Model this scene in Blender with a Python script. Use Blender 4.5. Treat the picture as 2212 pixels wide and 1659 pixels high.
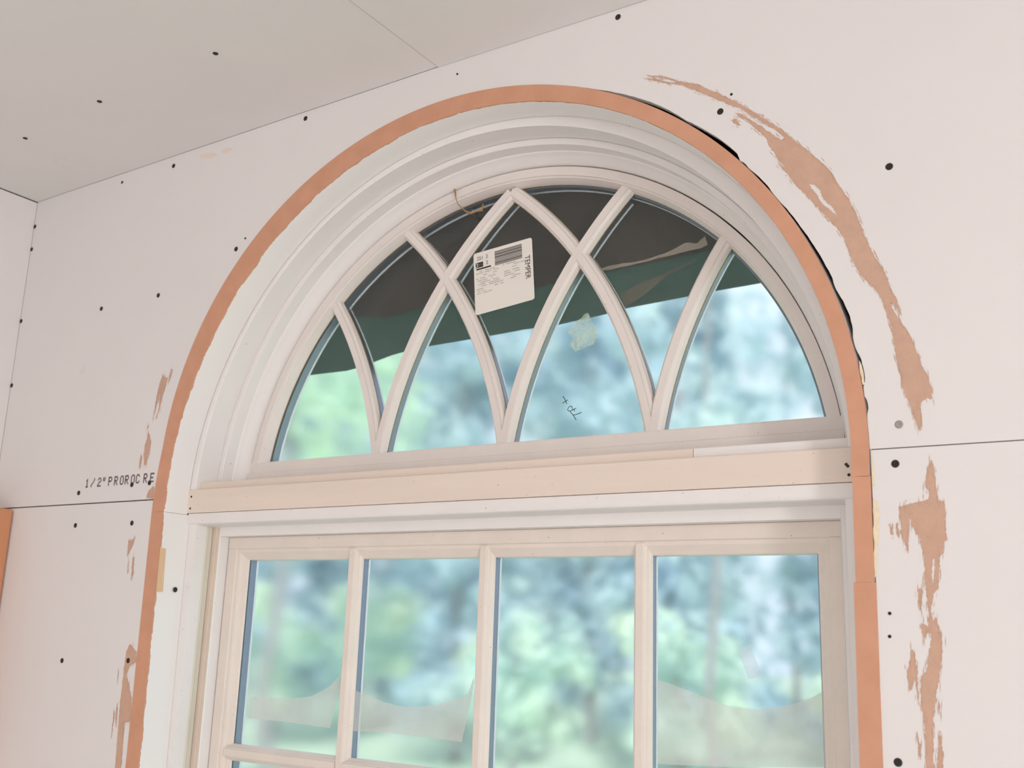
import bpy, bmesh, math, random
from math import sin, cos, pi, radians, degrees, hypot, atan2, sqrt
from mathutils import Vector, Matrix, noise
from mathutils.geometry import tessellate_polygon

random.seed(7)
for o in list(bpy.data.objects):
    bpy.data.objects.remove(o)
scene = bpy.context.scene
C = scene.collection

# measured outlines, metres: (x, z) from the arch centre on the plane of the thing they belong to
TORN = [([(0.304,0.5103),(0.3083,0.5074),(0.3279,0.4972),(0.3485,0.4898),(0.3573,0.4845),(0.373,0.4734),(0.3946,0.4586),(0.4117,0.4463),(0.4263,0.437),(0.4466,0.4187),(0.4664,0.4008),(0.4812,0.3855),(0.4759,0.3837),(0.4624,0.3965),(0.4464,0.4122),(0.4313,0.4269),(0.4225,0.4319),(0.424,0.4267),(0.4343,0.4207),(0.4463,0.4049),(0.4583,0.3901),(0.4609,0.3809),(0.4673,0.371),(0.4715,0.3601),(0.4804,0.3483),(0.4719,0.3554),(0.4781,0.3465),(0.4839,0.3372),(0.4934,0.3215),(0.5084,0.3021),(0.5238,0.2803),(0.5379,0.2606),(0.5435,0.2493),(0.5478,0.233),(0.5554,0.2124),(0.5631,0.1998),(0.573,0.1894),(0.5794,0.1766),(0.5841,0.1602),(0.5887,0.142),(0.5904,0.1204),(0.593,0.1),(0.5957,0.0836),(0.5978,0.0712),(0.6028,0.0593),(0.6054,0.0479),(0.6083,0.0375),(0.611,0.0305),(0.6129,0.0362),(0.6135,0.0482),(0.6128,0.0594),(0.6185,0.0644),(0.6239,0.0625),(0.6248,0.0712),(0.6215,0.0884),(0.6158,0.0994),(0.6152,0.1046),(0.6086,0.1271),(0.6028,0.1398),(0.5956,0.1529),(0.5904,0.1632),(0.5885,0.1722),(0.5938,0.164),(0.599,0.1559),(0.5953,0.1724),(0.5892,0.1869),(0.5843,0.2053),(0.5747,0.2243),(0.5652,0.2491),(0.559,0.2723),(0.5503,0.2949),(0.54,0.3144),(0.5332,0.3292),(0.5244,0.3424),(0.505,0.3652),(0.4861,0.3854),(0.4784,0.3957),(0.4568,0.4161),(0.4315,0.4389),(0.4107,0.456),(0.3894,0.4712),(0.3731,0.4836),(0.3575,0.4896),(0.3392,0.4997),(0.3221,0.509),(0.304,0.5144),(0.3221,0.5071),(0.3392,0.4978),(0.348,0.4915),(0.3278,0.5),(0.3125,0.5085)],[[(0.5064,0.3216),(0.5127,0.3202),(0.5187,0.3123),(0.5222,0.3006),(0.5328,0.2878),(0.5375,0.2775),(0.5315,0.2842),(0.5207,0.2957),(0.5149,0.3088)]]),([(0.4179,0.4246),(0.4232,0.4239),(0.4254,0.4167),(0.4282,0.4148),(0.4242,0.4152),(0.4184,0.4196)],[]),([(0.6206,0.0011),(0.6224,-0.0075),(0.6232,-0.0265),(0.6246,-0.0399),(0.6301,-0.0411),(0.6306,-0.0504),(0.6298,-0.0643),(0.63,-0.0765),(0.6268,-0.0836),(0.6264,-0.092),(0.6228,-0.0948),(0.6212,-0.1149),(0.6184,-0.1276),(0.6146,-0.1313),(0.6137,-0.1396),(0.611,-0.1446),(0.6137,-0.1567),(0.6165,-0.1515),(0.6174,-0.1596),(0.6202,-0.1693),(0.62,-0.1813),(0.6176,-0.2009),(0.6141,-0.2188),(0.6106,-0.2286),(0.6089,-0.2434),(0.6076,-0.2579),(0.6048,-0.3174),(0.5977,-0.3182),(0.6004,-0.268),(0.5998,-0.2518),(0.5981,-0.2391),(0.5979,-0.2246),(0.5992,-0.2088),(0.6043,-0.2045),(0.6083,-0.1857),(0.6111,-0.1696),(0.6078,-0.1679),(0.6045,-0.175),(0.602,-0.167),(0.6024,-0.1589),(0.6086,-0.1618),(0.6097,-0.1498),(0.6087,-0.1397),(0.6083,-0.1314),(0.6074,-0.1149),(0.6084,-0.0964),(0.6063,-0.0871),(0.6059,-0.0778),(0.6027,-0.0721),(0.5985,-0.0653),(0.5967,-0.0569),(0.5947,-0.0682),(0.5943,-0.0776),(0.5927,-0.0907),(0.5904,-0.0812),(0.588,-0.0737),(0.5874,-0.0585),(0.5867,-0.045),(0.5961,-0.0426),(0.6071,-0.0402),(0.6153,-0.0381),(0.6161,-0.032),(0.6133,-0.0251),(0.6142,-0.0167),(0.6167,-0.0053)],[[(0.6162,-0.0974),(0.6179,-0.097),(0.6173,-0.1073),(0.6147,-0.1242),(0.6145,-0.1117)]]),([(0.5773,-0.0624),(0.5801,-0.0704),(0.58,-0.0732),(0.5773,-0.0726)],[]),([(0.5833,-0.0603),(0.5859,-0.0705),(0.5852,-0.0765),(0.5831,-0.0728)],[]),([(0.6007,-0.1265),(0.603,-0.1252),(0.6046,-0.1274),(0.6039,-0.1407),(0.602,-0.1474),(0.6005,-0.1386)],[]),([(0.5913,-0.1824),(0.5945,-0.1881),(0.5958,-0.2002),(0.5957,-0.21),(0.5962,-0.2374),(0.5939,-0.215),(0.5918,-0.2112),(0.5908,-0.2201),(0.5887,-0.223),(0.587,-0.2153),(0.5859,-0.2105),(0.5882,-0.2005),(0.5904,-0.1904)],[]),([(0.5926,-0.2599),(0.5941,-0.2686),(0.5958,-0.2731),(0.5937,-0.2838),(0.5924,-0.2688)],[]),([(0.6138,-0.2574),(0.6147,-0.2669),(0.6153,-0.281),(0.6131,-0.3166),(0.6085,-0.317),(0.6103,-0.2786),(0.6117,-0.2689)],[]),([(0.6142,-0.2305),(0.6152,-0.2355),(0.6136,-0.2411),(0.6131,-0.2365)],[]),([(-0.578,0.2156),(-0.5717,0.2098),(-0.565,0.2091),(-0.5672,0.1964),(-0.573,0.1792),(-0.5762,0.1589),(-0.5819,0.1423),(-0.5788,0.1623),(-0.579,0.1826),(-0.5833,0.1684),(-0.5871,0.1599),(-0.5901,0.1399),(-0.5893,0.1601),(-0.5877,0.1764),(-0.5859,0.1906),(-0.5819,0.2065)],[]),([(-0.5577,0.2229),(-0.5552,0.2218),(-0.5585,0.2065),(-0.562,0.1998),(-0.5612,0.2091)],[]),([(-0.5999,0.1205),(-0.5948,0.1156),(-0.5883,0.1022),(-0.5898,0.0866),(-0.5947,0.0655),(-0.5991,0.0642),(-0.603,0.0802),(-0.6037,0.0975),(-0.6001,0.1089)],[]),([(-0.6111,0.0842),(-0.6075,0.079),(-0.6085,0.0632),(-0.6115,0.0591),(-0.6124,0.0735)],[]),([(-0.6041,0.1262),(-0.6017,0.133),(-0.5995,0.1305),(-0.6016,0.1253)],[]),([(-0.5705,0.0302),(-0.5647,0.009),(-0.5853,0.0113),(-0.5808,0.0224)],[]),([(-0.6175,-0.0557),(-0.6111,-0.0573),(-0.6015,-0.0511),(-0.6031,-0.0612),(-0.6106,-0.0751),(-0.6157,-0.0831)],[]),([(-0.6023,-0.0839),(-0.5978,-0.0839),(-0.5963,-0.1108),(-0.599,-0.1206),(-0.6004,-0.1009)],[]),([(-0.6111,-0.091),(-0.6096,-0.0913),(-0.61,-0.1082),(-0.6113,-0.1075)],[]),([(-0.5843,-0.2183),(-0.5668,-0.2296),(-0.564,-0.2454),(-0.5792,-0.2524),(-0.5847,-0.2652),(-0.5776,-0.276),(-0.5658,-0.299),(-0.562,-0.3268),(-0.5656,-0.3347),(-0.5756,-0.3354),(-0.5747,-0.3618),(-0.5688,-0.4411),(-0.5839,-0.4427),(-0.5884,-0.3551),(-0.592,-0.3085),(-0.5916,-0.2767),(-0.5919,-0.2466),(-0.591,-0.2305)],[]),([(-0.5996,-0.309),(-0.5957,-0.3163),(-0.5946,-0.3446),(-0.5986,-0.3323)],[]),([(-0.6042,-0.3187),(-0.6021,-0.3229),(-0.6028,-0.3606),(-0.6044,-0.3437)],[]),([(-0.6057,-0.2584),(-0.6039,-0.2631),(-0.6042,-0.2773)],[])]
GLUE = [[(0.5538,0.1116),(0.5568,0.1026),(0.5584,0.0849),(0.5564,0.0841),(0.5538,0.1004)],[(0.5621,0.0181),(0.5637,0.0011),(0.565,-0.011),(0.564,-0.0229),(0.5613,-0.0227)],[(0.5617,-0.0347),(0.5665,-0.0396),(0.5678,-0.0514),(0.5658,-0.0747),(0.5619,-0.1117),(0.5594,-0.1163),(0.5603,-0.0746)]]
SMEAR = [[(-0.5482,0.6019),(-0.5247,0.6008),(-0.5056,0.5963),(-0.5002,0.5908),(-0.5233,0.591),(-0.54,0.594)],[(-0.4921,0.5974),(-0.479,0.6011),(-0.4634,0.594),(-0.472,0.591),(-0.4867,0.5919)]]
SCREW = [(-0.2983,0.6082),(-0.6134,0.5972),(-0.7544,0.5965),(-0.4309,0.41),(-0.6141,0.3586),(-0.768,0.3566),(-0.7651,0.0265),(-0.6254,0.0342),(-0.5814,0.0352),(-0.7626,-0.0289),(-0.614,-0.0289),(-0.752,-0.2506),(-0.5842,-0.2436),(0.262,0.6114),(0.4023,0.4389),(0.5947,0.3237),(0.5909,0.0392),(0.5853,-0.0011),(0.5738,-0.2901)]
NAILHOLE = [(0.5727,-0.1502),(0.5716,-0.1725),(0.4167,0.4578),(-0.4114,0.4249),(0.0017,0.602)]
CORNER = [(-1.0153,0.5593),(-1.015,0.5122),(-1.0147,0.3667),(-1.0171,0.2404)]
CSCREW = [(-0.2902,-0.1953),(-0.5602,-0.1928),(-0.7826,-0.1776),(-0.067,-0.2225)]
STICKER = [(-0.0658,0.3881),(0.0406,0.3964),(0.0488,0.2982),(-0.0569,0.2874)]
TAPE = [(0.3658,-0.1914),(0.3826,-0.1853),(0.396,-0.2207),(0.3797,-0.2247)]
FILM = [[(-0.4351,-0.2918),(-0.38,-0.291),(-0.3392,-0.2894),(-0.3045,-0.2841),(-0.2715,-0.2689),(-0.2474,-0.2498),(-0.2455,-0.2583),(-0.2635,-0.3268),(-0.3639,-0.3242),(-0.4355,-0.3251)],[(-0.2201,-0.2707),(-0.2013,-0.2755),(-0.1647,-0.2844),(-0.134,-0.2879),(-0.1055,-0.2872),(-0.0714,-0.2819),(-0.0379,-0.2725),(-0.0182,-0.264),(-0.0101,-0.2417),(-0.0089,-0.2492),(-0.0168,-0.2907),(-0.0253,-0.3272),(-0.0822,-0.3257),(-0.153,-0.3253),(-0.2185,-0.3274)],[(0.2638,-0.2306),(0.2885,-0.2374),(0.319,-0.2467),(0.3555,-0.2563),(0.3912,-0.2581),(0.4259,-0.2518),(0.4531,-0.2414),(0.4705,-0.2316),(0.4686,-0.3137),(0.3329,-0.3255),(0.264,-0.3291)]]
RESIDUE = [(0.1381,0.2652),(0.1511,0.242),(0.1566,0.2315),(0.148,0.2163),(0.1193,0.21),(0.1099,0.2209),(0.115,0.2303),(0.1056,0.2397),(0.1219,0.2558)]
PEN = [[(0.1005,0.1466),(0.1035,0.1427),(0.1052,0.1392),(0.1072,0.1347)],[(0.1004,0.1366),(0.1052,0.1389),(0.1089,0.1407)],[(0.1156,0.1304),(0.1136,0.1313),(0.1103,0.1297),(0.1086,0.1263),(0.1109,0.1241),(0.1133,0.1241),(0.1173,0.1259),(0.1161,0.1289),(0.1152,0.1308)],[(0.1129,0.1241),(0.1181,0.1258),(0.1226,0.1276)],[(0.1192,0.1259),(0.1199,0.1228)],[(0.1129,0.1234),(0.1179,0.1179),(0.1202,0.1145),(0.1229,0.1105)],[(0.1179,0.1179),(0.1224,0.1183),(0.1272,0.1195),(0.1313,0.1209)]]
TARP_LOW = [(-0.6844,0.2671),(-0.6093,0.263),(-0.4841,0.257),(-0.379,0.2526),(-0.3364,0.2572),(-0.2764,0.2701),(-0.2176,0.2764),(-0.1424,0.279),(-0.0191,0.2824),(0.0342,0.2807),(0.1197,0.286),(0.1534,0.2907),(0.2351,0.2953),(0.2932,0.2994),(0.3569,0.3015),(0.4378,0.3071),(0.5231,0.3122)]
TARP_UP = [(-0.6799,0.3545),(-0.5096,0.3521),(-0.3751,0.346),(-0.2798,0.3297),(-0.187,0.3411),(-0.1164,0.3389),(0.0071,0.3389),(0.1213,0.3434),(0.2348,0.3478),(0.2919,0.352),(0.3735,0.3554),(0.529,0.3591)]
KRAFT = [[(0.1251,0.3434),(0.1543,0.3468),(0.2072,0.3457),(0.2379,0.3505),(0.2722,0.3613),(0.2868,0.3565),(0.2997,0.3653),(0.303,0.3523),(0.294,0.349),(0.2379,0.3454),(0.1765,0.3415),(0.1268,0.3402)],[(0.1632,0.2887),(0.1554,0.3105),(0.1898,0.3217),(0.2295,0.3301),(0.2831,0.3444),(0.228,0.3248),(0.1899,0.2997)]]
DEBRIS = [(-0.089,0.4909),(-0.0864,0.4763),(-0.0813,0.4644),(-0.0737,0.4552),(-0.0628,0.45),(-0.0524,0.451),(-0.0428,0.4506),(-0.0407,0.4608)]
STENCIL = [(-0.748,0.036),(-0.5647,0.0374),(-0.7498,0.0512),(-0.5694,0.0519)]
PATCH = [(-0.0054,-0.0692),(0.0119,-0.0714),(0.0135,-0.1096),(0.0151,-0.1354),(-0.0013,-0.1383),(-0.0043,-0.1036)]
JSCREW = (0.0365,-0.1328)
GAP = [(68.33,0.5652),(64.28,0.5672),(61.58,0.5671),(58.9,0.5675),(55.77,0.567),(52.6,0.5667),(49.45,0.5671),(46.03,0.5661),(43.65,0.5665),(41.18,0.565),(40.86,0.5643),(39.62,0.5628),(37.75,0.5629),(35.73,0.5629),(33.79,0.5632),(32.31,0.5638),(30.3,0.5625),(28.32,0.5645),(26.25,0.5644),(24.07,0.5651),(21.38,0.5646),(19.63,0.5652),(17.4,0.5674),(15.45,0.565),(13.95,0.5662),(11.7,0.5651),(10.24,0.5642),(8.44,0.5625),(7.13,0.5629),(5.36,0.5619)]
GAPL = [(177.8,0.5601),(172.07,0.5632),(164.01,0.5715),(159.97,0.5682),(154.21,0.5711),(148.34,0.5713),(143.73,0.5765),(139.29,0.5766),(132.24,0.5779),(126.6,0.5751),(119.57,0.5703),(112.89,0.5685),(106.16,0.5664),(100.66,0.5649),(94.08,0.5645),(86.16,0.5663),(80.07,0.5664)]
CAM_ROT = [[0.838615, 0.097805, 0.535873], [0.543695, -0.210759, -0.812389], [0.033484, 0.972633, -0.229922]]
CAM_POS = (0.8404, -1.1000, -0.1816)  # relative to the arch centre
FOCAL_PX = 2274.77

ZC = 1.823            # height of the arch centre above the floor
XL, XR = -1.0165, 3.4  # left and right wall faces
YB = -3.4             # rear wall
ZCEIL = 0.62          # ceiling above the arch centre

# ---------------------------------------------------------------- camera
cam_d = bpy.data.cameras.new('camera')
cam = bpy.data.objects.new('camera', cam_d)
C.objects.link(cam)
cam_d.sensor_fit = 'HORIZONTAL'
cam_d.sensor_width = 36.0
cam_d.lens = FOCAL_PX / 2212 * 36.0
cam_d.clip_start = 0.02
cam_d.dof.use_dof = True
cam_d.dof.focus_distance = 1.38
cam_d.dof.aperture_fstop = cam_d.lens / 4.0
m = Matrix([list(r) for r in CAM_ROT]).to_4x4()
m.translation = Vector((CAM_POS[0], CAM_POS[1], CAM_POS[2] + ZC))
cam.matrix_world = m
scene.camera = cam

# ---------------------------------------------------------------- exposure, sky, sun, daylight
scene.view_settings.view_transform = 'Standard'
scene.view_settings.look = 'None'
scene.view_settings.exposure = 0.0
scene.view_settings.gamma = 1.0
scene.view_settings.use_curve_mapping = False
scene.cycles.use_denoising = True
scene.cycles.max_bounces = 10
scene.cycles.diffuse_bounces = 6
scene.cycles.transparent_max_bounces = 24
scene.cycles.sample_clamp_indirect = 6.0

world = bpy.data.worlds.new('sky')
scene.world = world
world.use_nodes = True
bg = world.node_tree.nodes['Background']
bg.inputs['Color'].default_value = (0.80, 0.92, 1.0, 1)
bg.inputs['Strength'].default_value = 1.25

def lamp(name, kind, loc, energy, color=(1, 1, 1), target=None, **kw):
    d = bpy.data.lights.new(name, kind)
    d.energy = energy
    d.color = color
    for k, v in kw.items():
        setattr(d, k, v)
    o = bpy.data.objects.new(name, d)
    C.objects.link(o)
    o.location = loc
    if target is not None:
        o.rotation_euler = (Vector(target) - Vector(loc)).to_track_quat('-Z', 'Y').to_euler()
    return o

lamp('sun', 'SUN', (-4, -6, 12), 3.4, (1.0, 0.97, 0.86), target=(-9, 6, 0), angle=radians(1.5))
# daylight standing in the opening of the window in the right-hand wall, and a fill lamp added before the closed rear wall
lamp('right_window_daylight', 'AREA', (XR - 0.02, -2.6, 1.70), 55, (1.0, 0.99, 0.985),
     target=(0.0, -2.6, 1.70), shape='RECTANGLE', size=0.66, size_y=1.3)
lamp('rear_fill_light', 'AREA', (0.9, YB + 0.02, 1.20), 17.5, (1.0, 0.985, 0.965),
     target=(0.9, 0.0, 1.45), shape='RECTANGLE', size=2.2, size_y=1.5)

# ---------------------------------------------------------------- node helpers
def new_mat(name):
    mt = bpy.data.materials.new(name)
    mt.use_nodes = True
    nt = mt.node_tree
    return mt, nt, nt.nodes['Principled BSDF']

def N(nt, kind, **inp):
    n = nt.nodes.new(kind)
    for k, v in inp.items():
        if k in n.inputs:
            n.inputs[k].default_value = v
        else:
            setattr(n, k, v)
    return n

def rgb(c):
    return (c[0], c[1], c[2], 1)

def surface(name, color, rough=0.6, var=0.06, scale=6.0, speck=0.0, bump=0.0, bscale=300.0, spec=0.3, stretch=None, stain=None):
    """matt surface: colour broken up by soft noise, optional fine specks, grain and bump"""
    mt, nt, b = new_mat(name)
    tc = N(nt, 'ShaderNodeTexCoord')
    vec = tc.outputs['Object']
    if stretch:
        mp = N(nt, 'ShaderNodeMapping')
        mp.inputs['Scale'].default_value = stretch
        nt.links.new(vec, mp.inputs['Vector'])
        vec = mp.outputs['Vector']
    n1 = N(nt, 'ShaderNodeTexNoise', Scale=scale, Detail=6.0, Roughness=0.6)
    nt.links.new(vec, n1.inputs['Vector'])
    r1 = N(nt, 'ShaderNodeValToRGB')
    r1.color_ramp.elements[0].position = 0.3
    r1.color_ramp.elements[1].position = 0.7
    lo = [max(0, c * (1 - var)) for c in color]
    hi = [min(1, c * (1 + var * 0.6)) for c in color]
    r1.color_ramp.elements[0].color = rgb(lo)
    r1.color_ramp.elements[1].color = rgb(hi)
    nt.links.new(n1.outputs['Fac'], r1.inputs['Fac'])
    col = r1.outputs['Color']
    if speck:
        n2 = N(nt, 'ShaderNodeTexNoise', Scale=240.0, Detail=2.0)
        nt.links.new(tc.outputs['Object'], n2.inputs['Vector'])
        r2 = N(nt, 'ShaderNodeValToRGB')
        r2.color_ramp.elements[0].position = 0.25 + speck
        r2.color_ramp.elements[1].position = 0.29 + speck
        r2.color_ramp.elements[0].color = (0.45, 0.36, 0.3, 1)
        r2.color_ramp.elements[1].color = (1, 1, 1, 1)
        nt.links.new(n2.outputs['Fac'], r2.inputs['Fac'])
        mx = N(nt, 'ShaderNodeMixRGB', blend_type='MULTIPLY')
        mx.inputs['Fac'].default_value = 1.0
        nt.links.new(col, mx.inputs['Color1'])
        nt.links.new(r2.outputs['Color'], mx.inputs['Color2'])
        col = mx.outputs['Color']
    if stain:
        n3 = N(nt, 'ShaderNodeTexNoise', Scale=stain[1], Detail=4.0, Roughness=0.65)
        nt.links.new(tc.outputs['Object'], n3.inputs['Vector'])
        r3 = N(nt, 'ShaderNodeValToRGB')
        r3.color_ramp.elements[0].position = stain[2]
        r3.color_ramp.elements[1].position = stain[2] + 0.1
        r3.color_ramp.elements[0].color = (0, 0, 0, 1)
        r3.color_ramp.elements[1].color = (stain[3],) * 3 + (1,)
        nt.links.new(n3.outputs['Fac'], r3.inputs['Fac'])
        mx = N(nt, 'ShaderNodeMixRGB', blend_type='MIX')
        mx.inputs['Color2'].default_value = rgb(stain[0])
        nt.links.new(r3.outputs['Color'], mx.inputs['Fac'])
        nt.links.new(col, mx.inputs['Color1'])
        col = mx.outputs['Color']
    nt.links.new(col, b.inputs['Base Color'])
    b.inputs['Roughness'].default_value = rough
    b.inputs['Specular IOR Level'].default_value = spec
    if bump > 0:
        n4 = N(nt, 'ShaderNodeTexNoise', Scale=bscale, Detail=3.0)
        nt.links.new(vec, n4.inputs['Vector'])
        bp = N(nt, 'ShaderNodeBump', Strength=bump, Distance=0.002)
        nt.links.new(n4.outputs['Fac'], bp.inputs['Height'])
        nt.links.new(bp.outputs['Normal'], b.inputs['Normal'])
    return mt

M = {}
M['drywall'] = surface('drywall_paper', (0.765, 0.732, 0.722), 0.85, 0.025, 2.2, bump=0.05, bscale=500, spec=0.15,
                       stain=((0.66, 0.60, 0.56), 7.0, 0.69, 0.5))
M['drywall_ceiling'] = surface('ceiling_paper', (0.775, 0.757, 0.742), 0.85, 0.03, 1.6, bump=0.05, bscale=400, spec=0.15,
                               stain=((0.66, 0.60, 0.55), 4.0, 0.68, 0.45))
M['gypsum'] = surface('gypsum_core', (0.62, 0.55, 0.47), 0.9, 0.2, 120.0)
M['torn'] = surface('torn_paper', (0.60, 0.385, 0.285), 0.9, 0.07, 60.0, bump=0.3, bscale=700)
M['glue'] = surface('dried_glue', (0.83, 0.71, 0.52), 0.5, 0.12, 90.0)
M['smear'] = surface('putty_smear', (0.77, 0.66, 0.60), 0.8, 0.05, 60.0)
M['ink'] = surface('printed_ink', (0.26, 0.20, 0.20), 0.8, 0.1, 200.0)
M['screw'] = surface('blackened_steel', (0.022, 0.017, 0.014), 0.5, 0.2, 600.0, spec=0.4)
M['nail'] = surface('grey_steel', (0.34, 0.31, 0.29), 0.4, 0.1, 400.0, spec=0.5)
M['dark'] = surface('cavity_shade_black', (0.018, 0.013, 0.01), 0.95, 0.3, 40.0, spec=0.0)  # near-black: shade of the wall cavity put into the colour
M['paint'] = surface('white_primed_trim', (0.81, 0.775, 0.76), 0.5, 0.025, 14.0, speck=-0.035, bump=0.06, bscale=260)
M['frame'] = surface('white_primed_frame', (0.82, 0.79, 0.775), 0.5, 0.02, 12.0, speck=-0.035, bump=0.04, bscale=200)
M['sash'] = surface('primed_sash_wood', (0.775, 0.71, 0.675), 0.5, 0.03, 20.0, speck=-0.035, bump=0.05, bscale=260)
M['lowsash'] = surface('cream_primed_sash_wood', (0.765, 0.685, 0.62), 0.5, 0.04, 20.0, speck=-0.035, bump=0.05, bscale=260)
M['board'] = surface('pinkish_raw_board', (0.775, 0.665, 0.585), 0.65, 0.05, 9.0, speck=-0.035, bump=0.08, bscale=160, stretch=(0.25, 1, 2.5))
M['liner'] = surface('olive_vinyl_liner', (0.66, 0.63, 0.53), 0.45, 0.03, 20.0)
M['tan'] = surface('tan_liner', (0.68, 0.57, 0.48), 0.5, 0.05, 20.0)
M['spacer'] = surface('blue_grey_spacer', (0.19, 0.235, 0.31), 0.32, 0.05, 30.0, spec=0.5)
M['spacer'].node_tree.nodes['Principled BSDF'].inputs['Metallic'].default_value = 0.85
M['outbead'] = surface('white_outer_bead', (0.90, 0.92, 0.95), 0.4, 0.02, 30.0)
M['seal'] = surface('amber_glazing_seal', (0.30, 0.22, 0.10), 0.5, 0.1, 60.0)
M['rawboard'] = surface('reddish_brown_board', (0.62, 0.285, 0.15), 0.7, 0.06, 12.0, bump=0.1, bscale=200, stretch=(1, 1, 0.1))
M['rawedge'] = surface('bare_wood_patch', (0.76, 0.52, 0.33), 0.7, 0.12, 60.0, stretch=(1, 6, 0.3))
M['label'] = surface('label_paper', (0.80, 0.76, 0.70), 0.5, 0.01, 10.0)
M['black'] = surface('label_black', (0.02, 0.018, 0.018), 0.6, 0.05, 50.0)
M['greyprint'] = surface('label_grey_print', (0.40, 0.36, 0.34), 0.7, 0.1, 300.0)
M['midprint'] = surface('label_bar_print', (0.13, 0.11, 0.10), 0.7, 0.1, 300.0)
M['barbase'] = surface('label_bar_ground', (0.45, 0.42, 0.40), 0.7, 0.1, 300.0)
M['pen'] = surface('green_black_pen', (0.05, 0.09, 0.09), 0.6, 0.1, 100.0)
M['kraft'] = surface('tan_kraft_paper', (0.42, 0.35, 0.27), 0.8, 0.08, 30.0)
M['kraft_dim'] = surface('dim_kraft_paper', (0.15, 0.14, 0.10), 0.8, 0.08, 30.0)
M['debris'] = surface('brown_debris', (0.40, 0.22, 0.10), 0.9, 0.3, 300.0)
M['subfloor'] = surface('plywood_subfloor', (0.78, 0.755, 0.73), 0.8, 0.1, 5.0, stretch=(0.3, 2, 1))
M['bark'] = surface('grey_bark', (0.34, 0.33, 0.34), 0.9, 0.2, 12.0, stretch=(2, 2, 0.3))

def mdf_material():
    """raw reddish-brown edge towards the room, white primer on the faces further back, with a ragged border"""
    mt, nt, b = new_mat('primed_mdf')
    tc = N(nt, 'ShaderNodeTexCoord')
    sep = N(nt, 'ShaderNodeSeparateXYZ')
    nt.links.new(tc.outputs['Object'], sep.inputs['Vector'])
    n = N(nt, 'ShaderNodeTexNoise', Scale=26.0, Detail=7.0, Roughness=0.7)
    nt.links.new(tc.outputs['Object'], n.inputs['Vector'])
    a = N(nt, 'ShaderNodeMath', operation='MULTIPLY_ADD')
    nt.links.new(n.outputs['Fac'], a.inputs[0])
    a.inputs[1].default_value = -0.014
    nt.links.new(sep.outputs['Y'], a.inputs[2])
    r = N(nt, 'ShaderNodeMath', operation='GREATER_THAN')
    nt.links.new(a.outputs[0], r.inputs[0])
    r.inputs[1].default_value = -0.0058
    front = N(nt, 'ShaderNodeMath', operation='GREATER_THAN')
    nt.links.new(sep.outputs['Y'], front.inputs[0])
    front.inputs[1].default_value = -0.0009
    both = N(nt, 'ShaderNodeMath', operation='MULTIPLY')
    nt.links.new(r.outputs[0], both.inputs[0])
    nt.links.new(front.outputs[0], both.inputs[1])
    r = both
    n2 = N(nt, 'ShaderNodeTexNoise', Scale=30.0, Detail=5.0)
    nt.links.new(tc.outputs['Object'], n2.inputs['Vector'])
    cr = N(nt, 'ShaderNodeValToRGB')
    cr.color_ramp.elements[0].position = 0.3
    cr.color_ramp.elements[1].position = 0.7
    cr.color_ramp.elements[0].color = (0.585, 0.300, 0.192, 1)
    cr.color_ramp.elements[1].color = (0.645, 0.335, 0.218, 1)
    nt.links.new(n2.outputs['Fac'], cr.inputs['Fac'])
    mx = N(nt, 'ShaderNodeMixRGB')
    nt.links.new(r.outputs[0], mx.inputs['Fac'])
    nt.links.new(cr.outputs['Color'], mx.inputs['Color1'])
    mx.inputs['Color2'].default_value = (0.84, 0.82, 0.805, 1)
    nt.links.new(mx.outputs['Color'], b.inputs['Base Color'])
    b.inputs['Roughness'].default_value = 0.6
    b.inputs['Specular IOR Level'].default_value = 0.25
    return mt
M['mdf'] = mdf_material()

def glass_material(name, tint, rough, refl=0.07):
    """slightly wavy, dusty insulating glass: what lies far behind it goes soft, what lies close stays sharp"""
    mt = bpy.data.materials.new(name)
    mt.use_nodes = True
    nt = mt.node_tree
    nt.nodes.clear()
    out = N(nt, 'ShaderNodeOutputMaterial')
    rf = N(nt, 'ShaderNodeBsdfRefraction')
    rf.inputs['IOR'].default_value = 1.05
    rf.inputs['Roughness'].default_value = rough
    rf.inputs['Color'].default_value = rgb(tint)
    gl = N(nt, 'ShaderNodeBsdfGlossy')
    gl.inputs['Roughness'].default_value = 0.02
    gl.inputs['Color'].default_value = (0.9, 0.95, 1.0, 1)
    mx = N(nt, 'ShaderNodeMixShader')
    mx.inputs['Fac'].default_value = refl
    nt.links.new(rf.outputs[0], mx.inputs[1])
    nt.links.new(gl.outputs[0], mx.inputs[2])
    # dust: a thin broken film of scattered light
    df = N(nt, 'ShaderNodeBsdfDiffuse')
    df.inputs['Color'].default_value = (0.7, 0.72, 0.7, 1)
    tc = N(nt, 'ShaderNodeTexCoord')
    n = N(nt, 'ShaderNodeTexNoise', Scale=420.0, Detail=3.0, Roughness=0.7)
    nt.links.new(tc.outputs['Object'], n.inputs['Vector'])
    cr = N(nt, 'ShaderNodeValToRGB')
    cr.color_ramp.elements[0].position = 0.55
    cr.color_ramp.elements[1].position = 0.8
    cr.color_ramp.elements[0].color = (0.03, 0.03, 0.03, 1)
    cr.color_ramp.elements[1].color = (0.16, 0.16, 0.16, 1)
    nt.links.new(n.outputs['Fac'], cr.inputs['Fac'])
    mx2 = N(nt, 'ShaderNodeMixShader')
    nt.links.new(cr.outputs['Color'], mx2.inputs['Fac'])
    nt.links.new(mx.outputs[0], mx2.inputs[1])
    nt.links.new(df.outputs[0], mx2.inputs[2])
    nt.links.new(mx2.outputs[0], out.inputs['Surface'])
    return mt
M['glass'] = glass_material('transom_glass', (0.92, 0.945, 0.965), 0.32, 0.05)
M['glass_low'] = glass_material('sash_glass', (0.87, 0.915, 0.97), 0.31, 0.07)

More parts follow.
